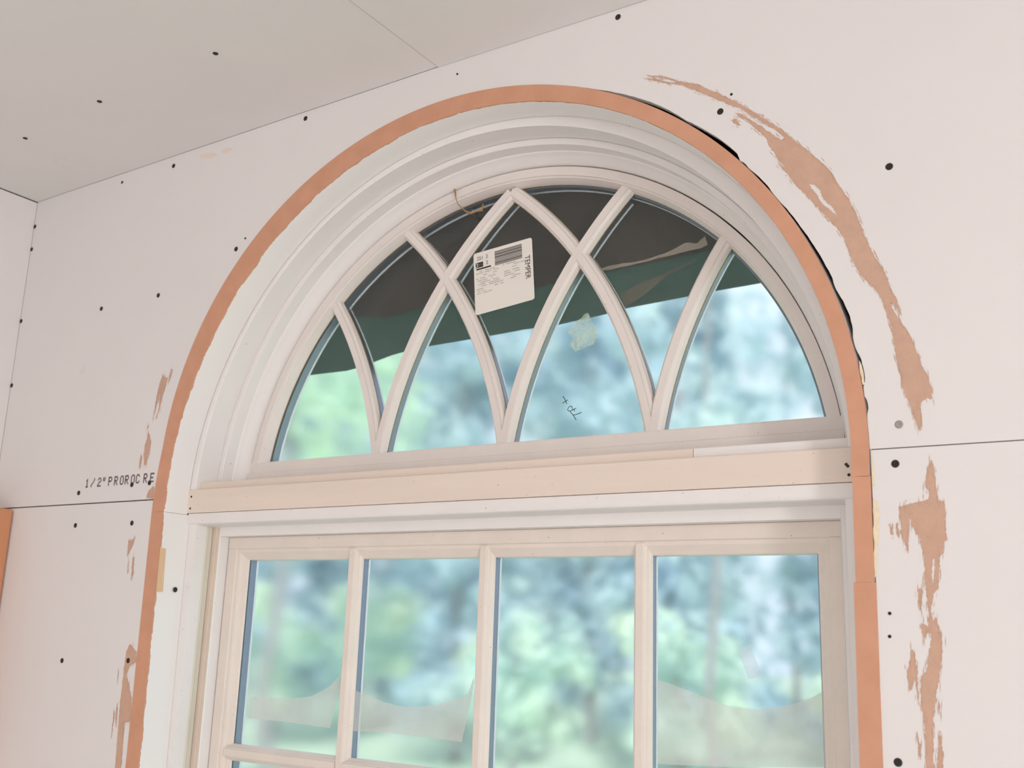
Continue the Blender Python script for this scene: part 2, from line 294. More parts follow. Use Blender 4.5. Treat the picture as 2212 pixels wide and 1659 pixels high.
def film_material(name, color, alpha, spread=0.08):
    mt = bpy.data.materials.new(name)
    mt.use_nodes = True
    nt = mt.node_tree
    nt.nodes.clear()
    out = N(nt, 'ShaderNodeOutputMaterial')
    tr = N(nt, 'ShaderNodeBsdfTransparent')
    df = N(nt, 'ShaderNodeBsdfDiffuse')
    df.inputs['Color'].default_value = rgb(color)
    tl = N(nt, 'ShaderNodeBsdfTranslucent')
    tl.inputs['Color'].default_value = rgb(color)
    ad = N(nt, 'ShaderNodeMixShader')
    ad.inputs['Fac'].default_value = 0.4
    nt.links.new(df.outputs[0], ad.inputs[1])
    nt.links.new(tl.outputs[0], ad.inputs[2])
    tc = N(nt, 'ShaderNodeTexCoord')
    n = N(nt, 'ShaderNodeTexNoise', Scale=14.0 if spread < .1 else 110.0, Detail=4.0)
    nt.links.new(tc.outputs['Object'], n.inputs['Vector'])
    mr = N(nt, 'ShaderNodeMapRange')
    mr.inputs['From Min'].default_value = 0.3
    mr.inputs['From Max'].default_value = 0.7
    mr.inputs['To Min'].default_value = max(0.0, alpha - spread)
    mr.inputs['To Max'].default_value = alpha + spread
    nt.links.new(n.outputs['Fac'], mr.inputs['Value'])
    mx = N(nt, 'ShaderNodeMixShader')
    nt.links.new(mr.outputs[0], mx.inputs['Fac'])
    nt.links.new(tr.outputs[0], mx.inputs[1])
    nt.links.new(ad.outputs[0], mx.inputs[2])
    nt.links.new(mx.outputs[0], out.inputs['Surface'])
    return mt
M['film'] = film_material('clear_plastic_film', (0.72, 0.69, 0.64), 0.60)
M['tape'] = film_material('frosted_tape', (0.72, 0.78, 0.82), 0.35)
M['residue'] = film_material('adhesive_residue', (0.68, 0.74, 0.64), 0.22, 0.4)

def leaf_material(name, c1, c2):
    mt = bpy.data.materials.new(name)
    mt.use_nodes = True
    nt = mt.node_tree
    nt.nodes.clear()
    out = N(nt, 'ShaderNodeOutputMaterial')
    tc = N(nt, 'ShaderNodeTexCoord')
    n = N(nt, 'ShaderNodeTexNoise', Scale=1.1, Detail=4.0)
    nt.links.new(tc.outputs['Object'], n.inputs['Vector'])
    cr = N(nt, 'ShaderNodeValToRGB')
    cr.color_ramp.elements[0].position = 0.35
    cr.color_ramp.elements[1].position = 0.65
    cr.color_ramp.elements[0].color = rgb(c1)
    cr.color_ramp.elements[1].color = rgb(c2)
    nt.links.new(n.outputs['Fac'], cr.inputs['Fac'])
    df = N(nt, 'ShaderNodeBsdfDiffuse')
    tl = N(nt, 'ShaderNodeBsdfTranslucent')
    nt.links.new(cr.outputs['Color'], df.inputs['Color'])
    nt.links.new(cr.outputs['Color'], tl.inputs['Color'])
    mx = N(nt, 'ShaderNodeMixShader')
    mx.inputs['Fac'].default_value = 0.4
    nt.links.new(df.outputs[0], mx.inputs[1])
    nt.links.new(tl.outputs[0], mx.inputs[2])
    nt.links.new(mx.outputs[0], out.inputs['Surface'])
    return mt
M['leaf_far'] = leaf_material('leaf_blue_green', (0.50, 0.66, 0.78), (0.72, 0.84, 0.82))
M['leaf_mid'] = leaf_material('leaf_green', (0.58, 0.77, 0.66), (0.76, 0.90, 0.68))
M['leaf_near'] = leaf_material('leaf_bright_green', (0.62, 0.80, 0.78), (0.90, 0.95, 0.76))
M['lawn'] = surface('lawn_ground', (0.62, 0.74, 0.56), 0.9, 0.35, 1.4)

def tarp_material(name, col, tl_col):
    mt = bpy.data.materials.new(name)
    mt.use_nodes = True
    nt = mt.node_tree
    nt.nodes.clear()
    out = N(nt, 'ShaderNodeOutputMaterial')
    tc = N(nt, 'ShaderNodeTexCoord')
    n = N(nt, 'ShaderNodeTexNoise', Scale=9.0, Detail=5.0)
    nt.links.new(tc.outputs['Object'], n.inputs['Vector'])
    cr = N(nt, 'ShaderNodeValToRGB')
    cr.color_ramp.elements[0].position = 0.3
    cr.color_ramp.elements[1].position = 0.7
    cr.color_ramp.elements[0].color = rgb([c * 0.8 for c in col])
    cr.color_ramp.elements[1].color = rgb([c * 1.15 for c in col])
    nt.links.new(n.outputs['Fac'], cr.inputs['Fac'])
    df = N(nt, 'ShaderNodeBsdfDiffuse')
    nt.links.new(cr.outputs['Color'], df.inputs['Color'])
    tl = N(nt, 'ShaderNodeBsdfTranslucent')
    tl.inputs['Color'].default_value = rgb(tl_col)
    ad = N(nt, 'ShaderNodeAddShader')
    nt.links.new(df.outputs[0], ad.inputs[0])
    nt.links.new(tl.outputs[0], ad.inputs[1])
    nt.links.new(ad.outputs[0], out.inputs['Surface'])
    return mt
M['tarp_up'] = tarp_material('dark_tarp', (0.066, 0.056, 0.042), (0.002, 0.002, 0.001))
M['tarp_low'] = tarp_material('green_tarp', (0.04, 0.055, 0.045), (0.012, 0.040, 0.030))

# ---------------------------------------------------------------- object helpers
def tag(o, label=None, cat=None, group=None, kind=None):
    if label: o['label'] = label
    if cat: o['category'] = cat
    if group: o['group'] = group
    if kind: o['kind'] = kind
    return o

def empty(name, loc=(0, 0, 0), label=None, cat=None, group=None, kind=None):
    o = bpy.data.objects.new(name, None)
    o.empty_display_size = 0.05
    C.objects.link(o)
    o.location = loc
    return tag(o, label, cat, group, kind)

def link(name, verts, faces, mat, parent=None, smooth=False, recalc=True, label=None):
    """one mesh object; coordinates are relative to the parent's origin"""
    me = bpy.data.meshes.new(name)
    me.from_pydata([tuple(v) for v in verts], [], [tuple(f) for f in faces])
    if recalc:
        bm = bmesh.new()
        bm.from_mesh(me)
        bmesh.ops.recalc_face_normals(bm, faces=bm.faces)
        bm.to_mesh(me)
        bm.free()
    if smooth:
        for p in me.polygons:
            p.use_smooth = True
        me.set_sharp_from_angle(angle=radians(32))
    me.materials.append(M[mat] if isinstance(mat, str) else mat)
    o = bpy.data.objects.new(name, me)
    C.objects.link(o)
    if parent is not None:
        o.parent = parent
    if label: o['label'] = label
    return o

def box(name, x0, x1, y0, y1, z0, z1, mat, parent=None, bev=0.0012, label=None):
    bm = bmesh.new()
    bmesh.ops.create_cube(bm, size=1.0)
    for v in bm.verts:
        v.co = Vector((x0 + (v.co.x + .5) * (x1 - x0), y0 + (v.co.y + .5) * (y1 - y0), z0 + (v.co.z + .5) * (z1 - z0)))
    if bev > 0:
        bmesh.ops.bevel(bm, geom=list(bm.edges), offset=bev, segments=2, affect='EDGES', profile=0.5)
    me = bpy.data.meshes.new(name)
    bm.to_mesh(me)
    bm.free()
    me.materials.append(M[mat])
    o = bpy.data.objects.new(name, me)
    C.objects.link(o)
    if parent is not None: o.parent = parent
    if label: o['label'] = label
    return o

def tess(outer, holes=()):
    loops = [[Vector((p[0], p[1], 0)) for p in outer]] + [[Vector((p[0], p[1], 0)) for p in h] for h in holes]
    tris = tessellate_polygon(loops)
    flat = [(v.x, v.y) for l in loops for v in l]
    return flat, loops, tris

def prism(name, outer, y0, y1, mat, parent=None, holes=(), label=None):
    """solid slab: an (x, z) outline with optional holes, from depth y0 to depth y1"""
    flat, loops, tris = tess(outer, holes)
    n = len(flat)
    verts = [(x, y0, z) for x, z in flat] + [(x, y1, z) for x, z in flat]
    faces = [tuple(t) for t in tris] + [tuple(i + n for i in t) for t in tris]
    s = 0
    for l in loops:
        k = len(l)
        for i in range(k):
            a, b = s + i, s + (i + 1) % k
            faces.append((a, b, b + n, a + n))
        s += k
    return link(name, verts, faces, mat, parent, label=label)

def sheet(name, outer, y, mat, parent=None, holes=(), label=None):
    flat, loops, tris = tess(outer, holes)
    verts = [(x, y, z) for x, z in flat]
    faces = []
    for t in tris:
        a, b, c = [flat[i] for i in t]
        cr = (b[0] - a[0]) * (c[1] - a[1]) - (b[1] - a[1]) * (c[0] - a[0])
        faces.append(tuple(t) if cr > 0 else (t[0], t[2], t[1]))   # counter-clockwise in (x, z) looks to -y
    return link(name, verts, faces, mat, parent, recalc=False, label=label)

def revolve(name, prof, a0, a1, n, mat, parent=None, label=None):
    """closed (r, y) profile swept round the arch centre from angle a0 to a1 (degrees); r may be a function of the angle"""
    verts, faces = [], []
    k = len(prof)
    for i in range(n + 1):
        a = radians(a0 + (a1 - a0) * i / n)
        for r, y in prof:
            rr = r(degrees(a)) if callable(r) else r
            verts.append((rr * cos(a), y, rr * sin(a)))
    for i in range(n):
        for j in range(k):
            j2 = (j + 1) % k
            faces.append((i * k + j, i * k + j2, (i + 1) * k + j2, (i + 1) * k + j))
    faces.append(tuple(range(k)))
    faces.append(tuple(n * k + j for j in reversed(range(k))))
    return link(name, verts, faces, mat, parent, smooth=True, label=label)

def sweep(name, path, prof, mat, parent=None, label=None, cap=True):
    """(w, y) profile carried along an (x, z) path; w is measured across the path"""
    verts, faces = [], []
    k, n = len(prof), len(path)
    for i, p in enumerate(path):
        a = path[max(i - 1, 0)]
        b = path[min(i + 1, n - 1)]
        dx, dz = b[0] - a[0], b[1] - a[1]
        l = hypot(dx, dz)
        nx, nz = -dz / l, dx / l
        for w, y in prof:
            verts.append((p[0] + nx * w, y, p[1] + nz * w))
    for i in range(n - 1):
        for j in range(k):
            j2 = (j + 1) % k
            faces.append((i * k + j, i * k + j2, (i + 1) * k + j2, (i + 1) * k + j))
    if cap:
        faces.append(tuple(range(k)))
        faces.append(tuple((n - 1) * k + j for j in reversed(range(k))))
    return link(name, verts, faces, mat, parent, smooth=True, label=label)

def extrude_z(name, prof, z0, z1, mat, parent=None, label=None):
    """closed (x, y) profile carried upright from z0 to z1"""
    k = len(prof)
    verts = [(x, y, z0) for x, y in prof] + [(x, y, z1) for x, y in prof]
    faces = [(i, (i + 1) % k, k + (i + 1) % k, k + i) for i in range(k)]
    faces += [tuple(range(k)), tuple(range(k, 2 * k))]
    return link(name, verts, faces, mat, parent, label=label)

def extrude_x(name, prof, x0, x1, mat, parent=None, label=None):
    """closed (y, z) profile carried along x"""
    k = len(prof)
    verts = [(x0, y, z) for y, z in prof] + [(x1, y, z) for y, z in prof]
    faces = [(i, (i + 1) % k, k + (i + 1) % k, k + i) for i in range(k)]
    faces += [tuple(range(k)), tuple(range(k, 2 * k))]
    return link(name, verts, faces, mat, parent, label=label)

def ragged(poly, amp, step=0.004):
    """break an outline into short uneven pieces, as paper tears"""
    out = []
    k = len(poly)
    for i in range(k):
        a, b = poly[i], poly[(i + 1) % k]
        l = hypot(b[0] - a[0], b[1] - a[1])
        n = max(1, int(l / step))
        for j in range(n):
            t = j / n
            x, z = a[0] + (b[0] - a[0]) * t, a[1] + (b[1] - a[1]) * t
            if j:
                nx, nz = -(b[1] - a[1]) / l, (b[0] - a[0]) / l
                d = random.uniform(-amp, amp)
                x += nx * d
                z += nz * d
            out.append((x, z))
    return out

def lerp_tab(tab, a):
    if a <= tab[0][0]: return tab[0][1]
    for (a0, v0), (a1, v1) in zip(tab, tab[1:]):
        if a <= a1:
            return v0 + (v1 - v0) * (a - a0) / (a1 - a0)
    return tab[-1][1]

# the hand-fitted arch is not a perfect circle: radius of its outer and inner edge by angle
def r_out(a):
    t = (min(a, 171) - 90) / 90
    v = -0.02376 * t**4 - 0.01602 * t**3 + 0.01563 * t**2 + 0.01416 * t + 0.56597
    if a > 171: v += (0.5662 - v) * (a - 171) / 9
    return v

def r_in(a):
    t = (a - 90) / 90
    v = -0.00283 * t**4 + 0.01283 * t**3 + 0.00551 * t**2 - 0.01275 * t + 0.53874
    if a > 168: v += (0.5384 - v) * min(1.0, (a - 168) / 12)
    return v

# ---------------------------------------------------------------- the room
room = (0, 0, ZC)
wall = empty('wall_back', room, 'pale drywall wall round the arched window, screwed and scuffed', None, kind='structure')
GAPMM = [(-5, .3), (5.2, .3), (5.8, 2), (6.5, 2.4), (7.5, .4), (8.4, .9), (9, 3.2), (10, 3.8), (11.7, 3.6), (12.6, 1.6), (14, 1.8),
         (15.3, 4.2), (16.5, 4.8), (18.5, 4.0), (20, 2.2), (21.5, 3.6), (24, 3.2), (26, 2.8), (28.5, 2.0), (30, 1.7), (32.3, 1.1),
         (33, .5), (34.5, .5), (36, 1.5), (38, 1.4), (39.6, .5), (40.2, 2.0), (40.6, .3), (41.2, .3), (41.6, 3.4), (43.6, 4.2),
         (46, 4.0), (49, 3.0), (51, 2.2), (54, 3.6), (58, 3.6), (62, 2.3), (66, .7), (75, .6), (100, .4), (125, .7), (145, 1.0),
         (160, .6), (172, .8), (180, .5)]
def r_cut(a):
    g = lerp_tab(GAPMM, a)
    if g > 1.0: g *= 1.3
    return r_out(a) + (g + random.uniform(-0.28, 0.28) * min(1.0, g + 0.15)) / 1000.0

ZSL, ZSR = 0.0085, 0.0157     # height of the sheet joint left and right of the window
XR1 = 1.42
arc = [(r_cut(a) * cos(radians(a)), r_cut(a) * sin(radians(a))) for a in [178.9 - i * 0.5 for i in range(355)]]
arc = [p for p in arc if p[1] > (ZSL if p[0] < 0 else ZSR) + .001]
top = [(XL, ZSL), (arc[0][0], ZSL)] + arc + [(arc[-1][0], ZSR), (XR1, ZSR), (XR1, .6215), (-.034, .6235), (XL, .611)]
prism('drywall_panel', top, 0, .0127, 'drywall', wall)
def edge_run(x0, z0, x1, z1, amp):
    return [(x0 + (x1 - x0) * t / 40 + random.uniform(-amp, amp), z0 + (z1 - z0) * t / 40) for t in range(41)]
prism('drywall_panel', [(XL, -ZC), (XL, ZSL - .0022)] + edge_run(-.5672, ZSL - .0022, -.562, -.42, .0003) + [(-.562, -ZC)], 0, .0127, 'drywall', wall)
lr = [(.5612, ZSR - .0012), (.5612, -.03), (.5611, -.08), (.5608, -.12), (.5603, -.15), (.5598, -.2), (.5596, -.25), (.5598, -.3), (.56, -.36), (.56, -ZC)]
prism('drywall_panel', lr + [(XR1, -ZC), (XR1, ZSR - .0012)], 0, .0127, 'drywall', wall)
prism('drywall_panel', [(XR1 + .002, -ZC), (XR, -ZC), (XR, .6215), (XR1 + .002, .6215)], 0, .0127, 'drywall', wall)
# sheathing behind the boards, coloured near-black for the cavity shade, cut for the window, and house wall outside
hole = [(.556 * cos(radians(a)), .556 * sin(radians(a))) for a in range(0, 181, 3)] + [(-.556, -.99), (.556, -.99)]
big = [(XL - .1, -ZC), (XR + .1, -ZC), (XR + .1, .75), (XL - .1, .75)]
prism('sheathing', big, .03, .155, 'dark', wall, holes=[hole])

for o, hs in TORN:
    sheet('torn_paper', ragged(o, .0006, .0016), -.0002, 'torn', wall, holes=[ragged(h, .0005, .0016) for h in hs])
# loose fibres torn along the strokes
fv, ff = [], []
for k, (o, hs) in enumerate(TORN):
    m_ = len(o)
    for i in range(m_):
        a, b = o[i], o[(i + 1) % m_]
        l = hypot(b[0] - a[0], b[1] - a[1])
        for q in range(int(l / .0032) + (random.random() < .3)):
            t = random.random()
            x, z = a[0] + (b[0] - a[0]) * t, a[1] + (b[1] - a[1]) * t
            if k < 2:
                r_ = hypot(x, z)
                tx, tz = z / r_, -x / r_
            else:
                tx, tz = .04 if x > 0 else .12, 1.0
            L_, w_ = random.uniform(.0015, .0065), random.uniform(.00015, .00042)
            x += random.gauss(0, .0009) + tx * random.uniform(-.003, .003)
            z += random.gauss(0, .0009) + tz * random.uniform(-.003, .003)
            i0 = len(fv)
            yf = -.00026 - .00022 * random.random()
            fv += [(x - tx * L_, yf, z - tz * L_), (x - tz * w_, yf, z + tx * w_), (x + tx * L_, yf, z + tz * L_), (x + tz * w_, yf, z - tx * w_)]
            ff.append((i0, i0 + 1, i0 + 2, i0 + 3))
fb = link('torn_fibres', fv, ff, 'torn', wall, recalc=False)
fb['kind'] = 'stuff'
for g in GLUE:
    sheet('glue_stain', ragged(g, .0006, .004), -.00025, 'glue', wall)
for g in SMEAR:
    sheet('putty_smear', ragged(g, .0006, .004), -.00025, 'smear', wall)

def screw_mesh(name, r, mat):
    """domed drywall screw head with a cross recess"""
    verts, faces, k = [], [], 20
    for rr, y in ((r, .0004), (r, -.0003), (r * .86, -.0007), (r * .5, -.0008), (r * .25, -.0003)):
        for i in range(k):
            a = 2 * pi * i / k
            q = rr
            if rr == r * .5: q = rr * (1.0 + .35 * cos(4 * a))
            verts.append((q * cos(a), y, q * sin(a)))
    for l in range(4):
        for i in range(k):
            j = (i + 1) % k
            faces.append((l * k + i, l * k + j, (l + 1) * k + j, (l + 1) * k + i))
    faces.append(tuple(4 * k + i for i in range(k)))
    me = bpy.data.meshes.new(name)
    me.from_pydata(verts, [], faces)
    me.materials.append(M[mat])
    return me
sm, nm = screw_mesh('drywall_screw', .0041, 'screw'), screw_mesh('drywall_nail', .0043, 'nail')
ss, sn = screw_mesh('small_screw', .0028, 'screw'), screw_mesh('nail_hole', .0017, 'screw')

def put(me, name, parent, loc, rot=(0, 0, 0), label=None):
    o = bpy.data.objects.new(name, me)
    C.objects.link(o)
    o.parent = parent
    o.location = loc
    o.rotation_euler = rot
    if label: o['label'] = label
    return o
for x, z in SCREW:
    grey = x > .5 and .03 < z < .06
    put(nm if grey else ss if (x < -.7 and z > .55) else sm, 'drywall_nail' if grey else 'drywall_screw', wall, (x, 0, z), (0, random.uniform(0, 3), 0),
        'bare grey nail head' if grey else None)
for x, z in CORNER:
    put(sm, 'drywall_screw', wall, (max(x, XL + .003), -.0003, z))
for x, z in NAILHOLE:
    put(sn, 'nail_hole', wall, (x, -.0001, z))

# dot-matrix line printed on the board, running under the window casing
F57 = {'1': '00100 01100 00100 00100 00100 00100 01110', '/': '00001 00001 00010 00100 01000 10000 10000',
       '2': '01110 10001 00001 00110 01000 10000 11111', '"': '01010 01010 01010 00000 00000 00000 00000',
       'P': '11110 10001 10001 11110 10000 10000 10000', 'R': '11110 10001 10001 11110 10100 10010 10001',
       'O': '01110 10001 10001 10001 10001 10001 01110', 'C': '01110 10001 10000 10000 10000 10001 01110',
       'E': '11111 10000 10000 11110 10000 10000 11111', ' ': '00000 00000 00000 00000 00000 00000 00000'}
def stencil(name, text, xs, z0, zslope, ch, mat, parent, y=-.0003):
    verts, faces = [], []
    px = ch / 7
    for c, x in zip(text, xs):
        for r, row in enumerate(F57[c].split()):
            for q, b in enumerate(row):
                if b == '1':
                    cx = x + q * px * .86
                    cz = z0 + zslope * (x - xs[0]) + (6 - r) * px
                    d, e = px * .60, px * .64
                    i = len(verts)
                    verts += [(cx - d, y, cz - e), (cx + d, y, cz - e), (cx + d, y, cz + e), (cx - d, y, cz + e)]
                    faces.append((i, i + 1, i + 2, i + 3))
    return link(name, verts, faces, mat, parent, recalc=False)
adv = [0, .0155, .0330, .0452, .0618, .0772, .0922, .1050, .1205, .1330, .1520, .1685]
xs = [-.7485 + a for a in adv]
stencil('printed_marking', '1/2"PROROC RE'.replace(' ', ''), xs, .0358, .008, .0150, 'ink', wall)

wl = empty('wall_left', room, 'narrow strip of left drywall wall beside the corner', None, kind='structure')
box('drywall_panel', XL - .0127, XL, -1.3, -.0005, -ZC, .609, 'drywall', wl, 0)
box('drywall_panel', XL - .0127, XL, YB, -1.302, -ZC, .609, 'drywall', wl, 0)
box('wall_sheathing', XL - .1, XL - .014, YB, .03, -ZC, .75, 'dark', wl, 0)
wr = empty('wall_right', room, 'right drywall wall with a window opening, outside the picture', None, kind='structure')
box('drywall_panel', XR, XR + .05, -2.25, .03, -ZC, .62, 'drywall', wr, 0)
box('drywall_panel', XR, XR + .05, YB, -2.95, -ZC, .62, 'drywall', wr, 0)
box('drywall_panel', XR, XR + .05, -2.95, -2.25, -ZC, -.80, 'drywall', wr, 0)
box('drywall_panel', XR, XR + .05, -2.95, -2.25, .55, .62, 'drywall', wr, 0)
wb = empty('wall_rear', room, 'drywall wall behind the camera', None, kind='structure')
box('drywall_panel', XL, XR, YB - .05, YB, -ZC, .62, 'drywall', wb, 0)
fl = box('floor', XL - .1, XR + .1, YB - .05, .15, -.02, 0, 'subfloor', None, 0)
tag(fl, 'plywood subfloor of the unfinished room', None, kind='structure')

ce = empty('ceiling', room, 'flat drywall ceiling with an open sheet joint', None, kind='structure')
def ceil_panel(x0, z0, x1, z1):
    ys = (YB, -.0008)
    v = [(x0, ys[0], z0), (x1, ys[0], z1), (x1, ys[1], z1), (x0, ys[1], z0)]
    v += [(a, b, c + .0127) for a, b, c in v]
    link('drywall_panel', v, [(0, 1, 2, 3), (4, 5, 6, 7), (0, 1, 5, 4), (1, 2, 6, 5), (2, 3, 7, 6), (3, 0, 4, 7)], 'drywall_ceiling', ce)
ceil_panel(XL, .611, -.0352, .6236)
ceil_panel(-.0337, .6228, XR, .6215)
box('ceiling_backing', XL - .1, XR + .1, YB - .05, .15, .64, .75, 'dark', ce, 0)
for x, y in CSCREW:
    put(sm, 'drywall_screw', ce, (x, y, .6108 + (x - XL) * .01284), (radians(90), 0, 0))

# ---------------------------------------------------------------- trim_1: built-up MDF lining of the opening
t1 = empty('trim_1', room, 'arched fibreboard jamb with a raw reddish-brown edge', None, kind='structure')
revolve('arch_band', [(r_out, -.0012), (r_in, -.0012), (lambda a: r_in(a) - .0004, 0), (lambda a: r_in(a) - .0012, .0455), (r_out, .0455)], -1.3, 181.35, 150, 'mdf', t1)
def leg(xo0, xi0, zt, xo1, xi1, zb):
    v = []
    for xo, xi, z in ((xo0, xi0, zt), (xo1, xi1, zb)):
        v += [(xo, -.0012, z), (xi, -.0012, z), (xi * .998, .051, z), (xo, .051, z)]
    return link('side_leg', v, [(0, 1, 2, 3), (4, 5, 6, 7), (0, 1, 5, 4), (1, 2, 6, 5), (2, 3, 7, 6), (3, 0, 4, 7)], 'mdf', t1)
leg(-.5664, -.5380, -.0132, -.5535, -.524, -.95)
leg(.5602, .5416, -.0122, .5596, .5408, -.1200)
leg(.5611, .5388, -.1201, .5545, .532, -.95)
link('bare_patch', [(-.5380 - (z + .0132) * .01495 + .0008, y, z) for y, z in [(-.001, -.069), (.0105, -.0705), (.0115, -.1096), (.0125, -.137), (-.001, -.1385)]],
     [(0, 1, 2, 3, 4)], 'rawedge', t1, label='bare striped wood where the primer is worn off')
put(sm, 'drywall_screw', t1, (-.5335, JSCREW[0] - .002, JSCREW[1]), (0, 0, radians(90)))

# ---------------------------------------------------------------- window_1: the half-round light
w1 = empty('window_1', room, 'half-round fixed light with pointed interlaced muntins', None, kind='structure')
revolve('frame', [(.5555, .0467), (.5275, .0467), (.5262, .0477), (.5256, .0872), (.5256, .0894), (.5248, .0894), (.5247, .088), (.5165, .088), (.5158, .089), (.5152, .110), (.5142, .1105),
                  (.5130, .112), (.5124, .1145), (.5085, .120), (.5040, .1265), (.5025, .131), (.5025, .160), (.5555, .160)], -1, 181, 150, 'frame', w1)
za = degrees(math.asin(.055 / .49))
revolve('arched_sash', [(.5005, .1345), (.4872, .1335), (.4860, .1365), (.4845, .1375), (.4812, .146), (.4795, .1525), (.4795, .1545), (.4795, .172), (.5005, .172)],
        za, 180 - za, 130, 'sash', w1)
extrude_x('bottom_rail', [(.130, .040), (.130, .0640), (.1312, .0650), (.1340, .0655), (.1340, .0805), (.1350, .0825), (.1450, .0838), (.1545, .0850), (.172, .0850), (.172, .040)],
          -.499, .499, 'sash', w1)
RG = .4795            # radius of the visible glass
SILL = .0830
X0, BP, RA, HA, B2 = .0072, .2366, .6406, -.0295, -.0081
def tracery(i, s):
    """the arc that rises from base point i (-1, 0, 1) leaning right (s = 1) or left (s = -1), clipped to sill and sash"""
    cx = X0 + i * BP + s * B2 + s * RA
    pts = []
    for k in range(0, 900):
        a = -.05 + k * .0014
        x, z = cx - s * RA * cos(a), HA + RA * sin(a)
        if z < SILL - .02: continue
        if hypot(x, z) > RG + .006: break
        pts.append((x, z))
    return pts
ARC = {(i, s): tracery(i, s) for i in (-1, 0, 1) for s in (1, -1)}
bar = [(-.0112, .1540), (-.0106, .1490), (-.0095, .1455), (-.0062, .1430), (-.0056, .1426), (-.0052, .1402), (.0052, .1402), (.0056, .1426), (.0062, .1430), (.0095, .1455), (.0106, .1490), (.0112, .1540)]
def thin(p, st=12):
    q = p[::st]
    return q if q[-1] == p[-1] else q + [p[-1]]
for (i, s), p in ARC.items():
    q = thin(p)
    if i == -s:   # the two that meet at the crown stop where they touch
        q = [c for c in q if (c[0] - X0) * s < .006 or c[1] < .3]
    sweep('muntin', q, [(w, y + (.0 if s > 0 else .0004)) for w, y in bar], 'sash', w1)
    lw = [(-.0118, .1535), (.0118, .1535), (.0118, .1552), (-.0118, .1552)]
    sweep('glazing_seal', [c for c in q if hypot(*c) < RG], lw, 'seal', w1)
    sweep('spacer', [c for c in q if hypot(*c) < RG + .002], [(-.0085, .1556), (.0085, .1556), (.0085, .170), (-.0085, .170)], 'spacer', w1)
    sweep('outer_bead', [c for c in q if hypot(*c) < RG + .002], [(-.0088, .1701), (.0088, .1701), (.0088, .1745), (-.0088, .1745)], 'outbead', w1)
# ring-shaped seal, spacer and outer bead round the rim of the glass
zb_ = degrees(math.asin(.084 / RG))
revolve('glazing_seal', [(RG + .001, .1535), (RG - .0006, .1535), (RG - .0006, .1552), (RG + .001, .1552)], zb_, 180 - zb_, 100, 'seal', w1)
revolve('spacer', [(RG + .001, .1556), (RG - .003, .1556), (RG - .003, .170), (RG + .001, .170)], zb_, 180 - zb_, 100, 'spacer', w1)
revolve('outer_bead', [(RG + .001, .1701), (RG - .0036, .1701), (RG - .0036, .1745), (RG + .001, .1745)], zb_, 180 - zb_, 100, 'outbead', w1)

# panes: one sheet of glass in each cell of the tracery
def cross(p, q):
    best = min(((a[0] - b[0])**2 + (a[1] - b[1])**2, ia, ib) for ia, a in enumerate(p[::3]) for ib, b in enumerate(q[::3]) if a[1] > .2)
    return best[1] * 3, best[2] * 3
def cut(p):
    return [c for c in p if hypot(*c) <= RG + .004]
R1, R2, R3 = cut(ARC[(-1, 1)]), cut(ARC[(0, 1)]), cut(ARC[(1, 1)])
L1, L2, L3 = cut(ARC[(-1, -1)]), cut(ARC[(0, -1)]), cut(ARC[(1, -1)])
ia, ib = cross(R1, L2)
ic, idd = cross(R2, L3)
def ang(p): return degrees(atan2(p[1], p[0]))
def rim(a0, a1):
    n = max(3, int(abs(a1 - a0) / 2))
    return [(( RG + .003) * cos(radians(a0 + (a1 - a0) * i / n)), (RG + .003) * sin(radians(a0 + (a1 - a0) * i / n))) for i in range(1, n)]
S_ = 10
aL, aR = 180 - degrees(math.asin((SILL - .005) / RG)), degrees(math.asin((SILL - .005) / RG))
crown = (X0, RG + .003)
i1 = max(k for k, c in enumerate(R1) if c[0] <= X0) if any(c[0] > X0 for c in R1) else len(R1) - 1
j3 = max(k for k, c in enumerate(L3) if c[0] >= X0) if any(c[0] < X0 for c in L3) else len(L3) - 1
R1, L3 = R1[:i1 + 1], L3[:j3 + 1]
cells = [
    L1[::S_] + [L1[-1]] + rim(ang(L1[-1]), aL) + [(RG * cos(radians(aL)), RG * sin(radians(aL)))],
    L1[::-S_] + R1[:ia:S_] + [R1[ia]] + L2[ib::S_] + [L2[-1]] + rim(ang(L2[-1]), ang(L1[-1])),
    R1[:ia:S_] + [R1[ia]] + L2[ib::-S_],
    R1[ia::S_] + [crown] + rim(ang(crown), ang(L2[-1])) + [L2[-1]] + L2[:ib:-S_],
    R1[ia::S_] + [crown] + L3[:idd:-S_] + R2[ic::-S_] + L2[:ib:S_],
    L3[idd::S_] + [crown] + rim(ang(crown), ang(R2[-1])) + [R2[-1]] + R2[:ic:-S_],
    R2[:ic:S_] + [R2[ic]] + L3[idd::-S_],
    R3[::-S_] + L3[:idd:S_] + [L3[idd]] + R2[ic::S_] + [R2[-1]] + rim(ang(R2[-1]), ang(R3[-1])),
    R3[::S_] + [R3[-1]] + rim(ang(R3[-1]), aR) + [(RG * cos(radians(aR)), RG * sin(radians(aR)))],
]
for c in cells:
    sheet('pane', c, .1542, 'glass', w1)

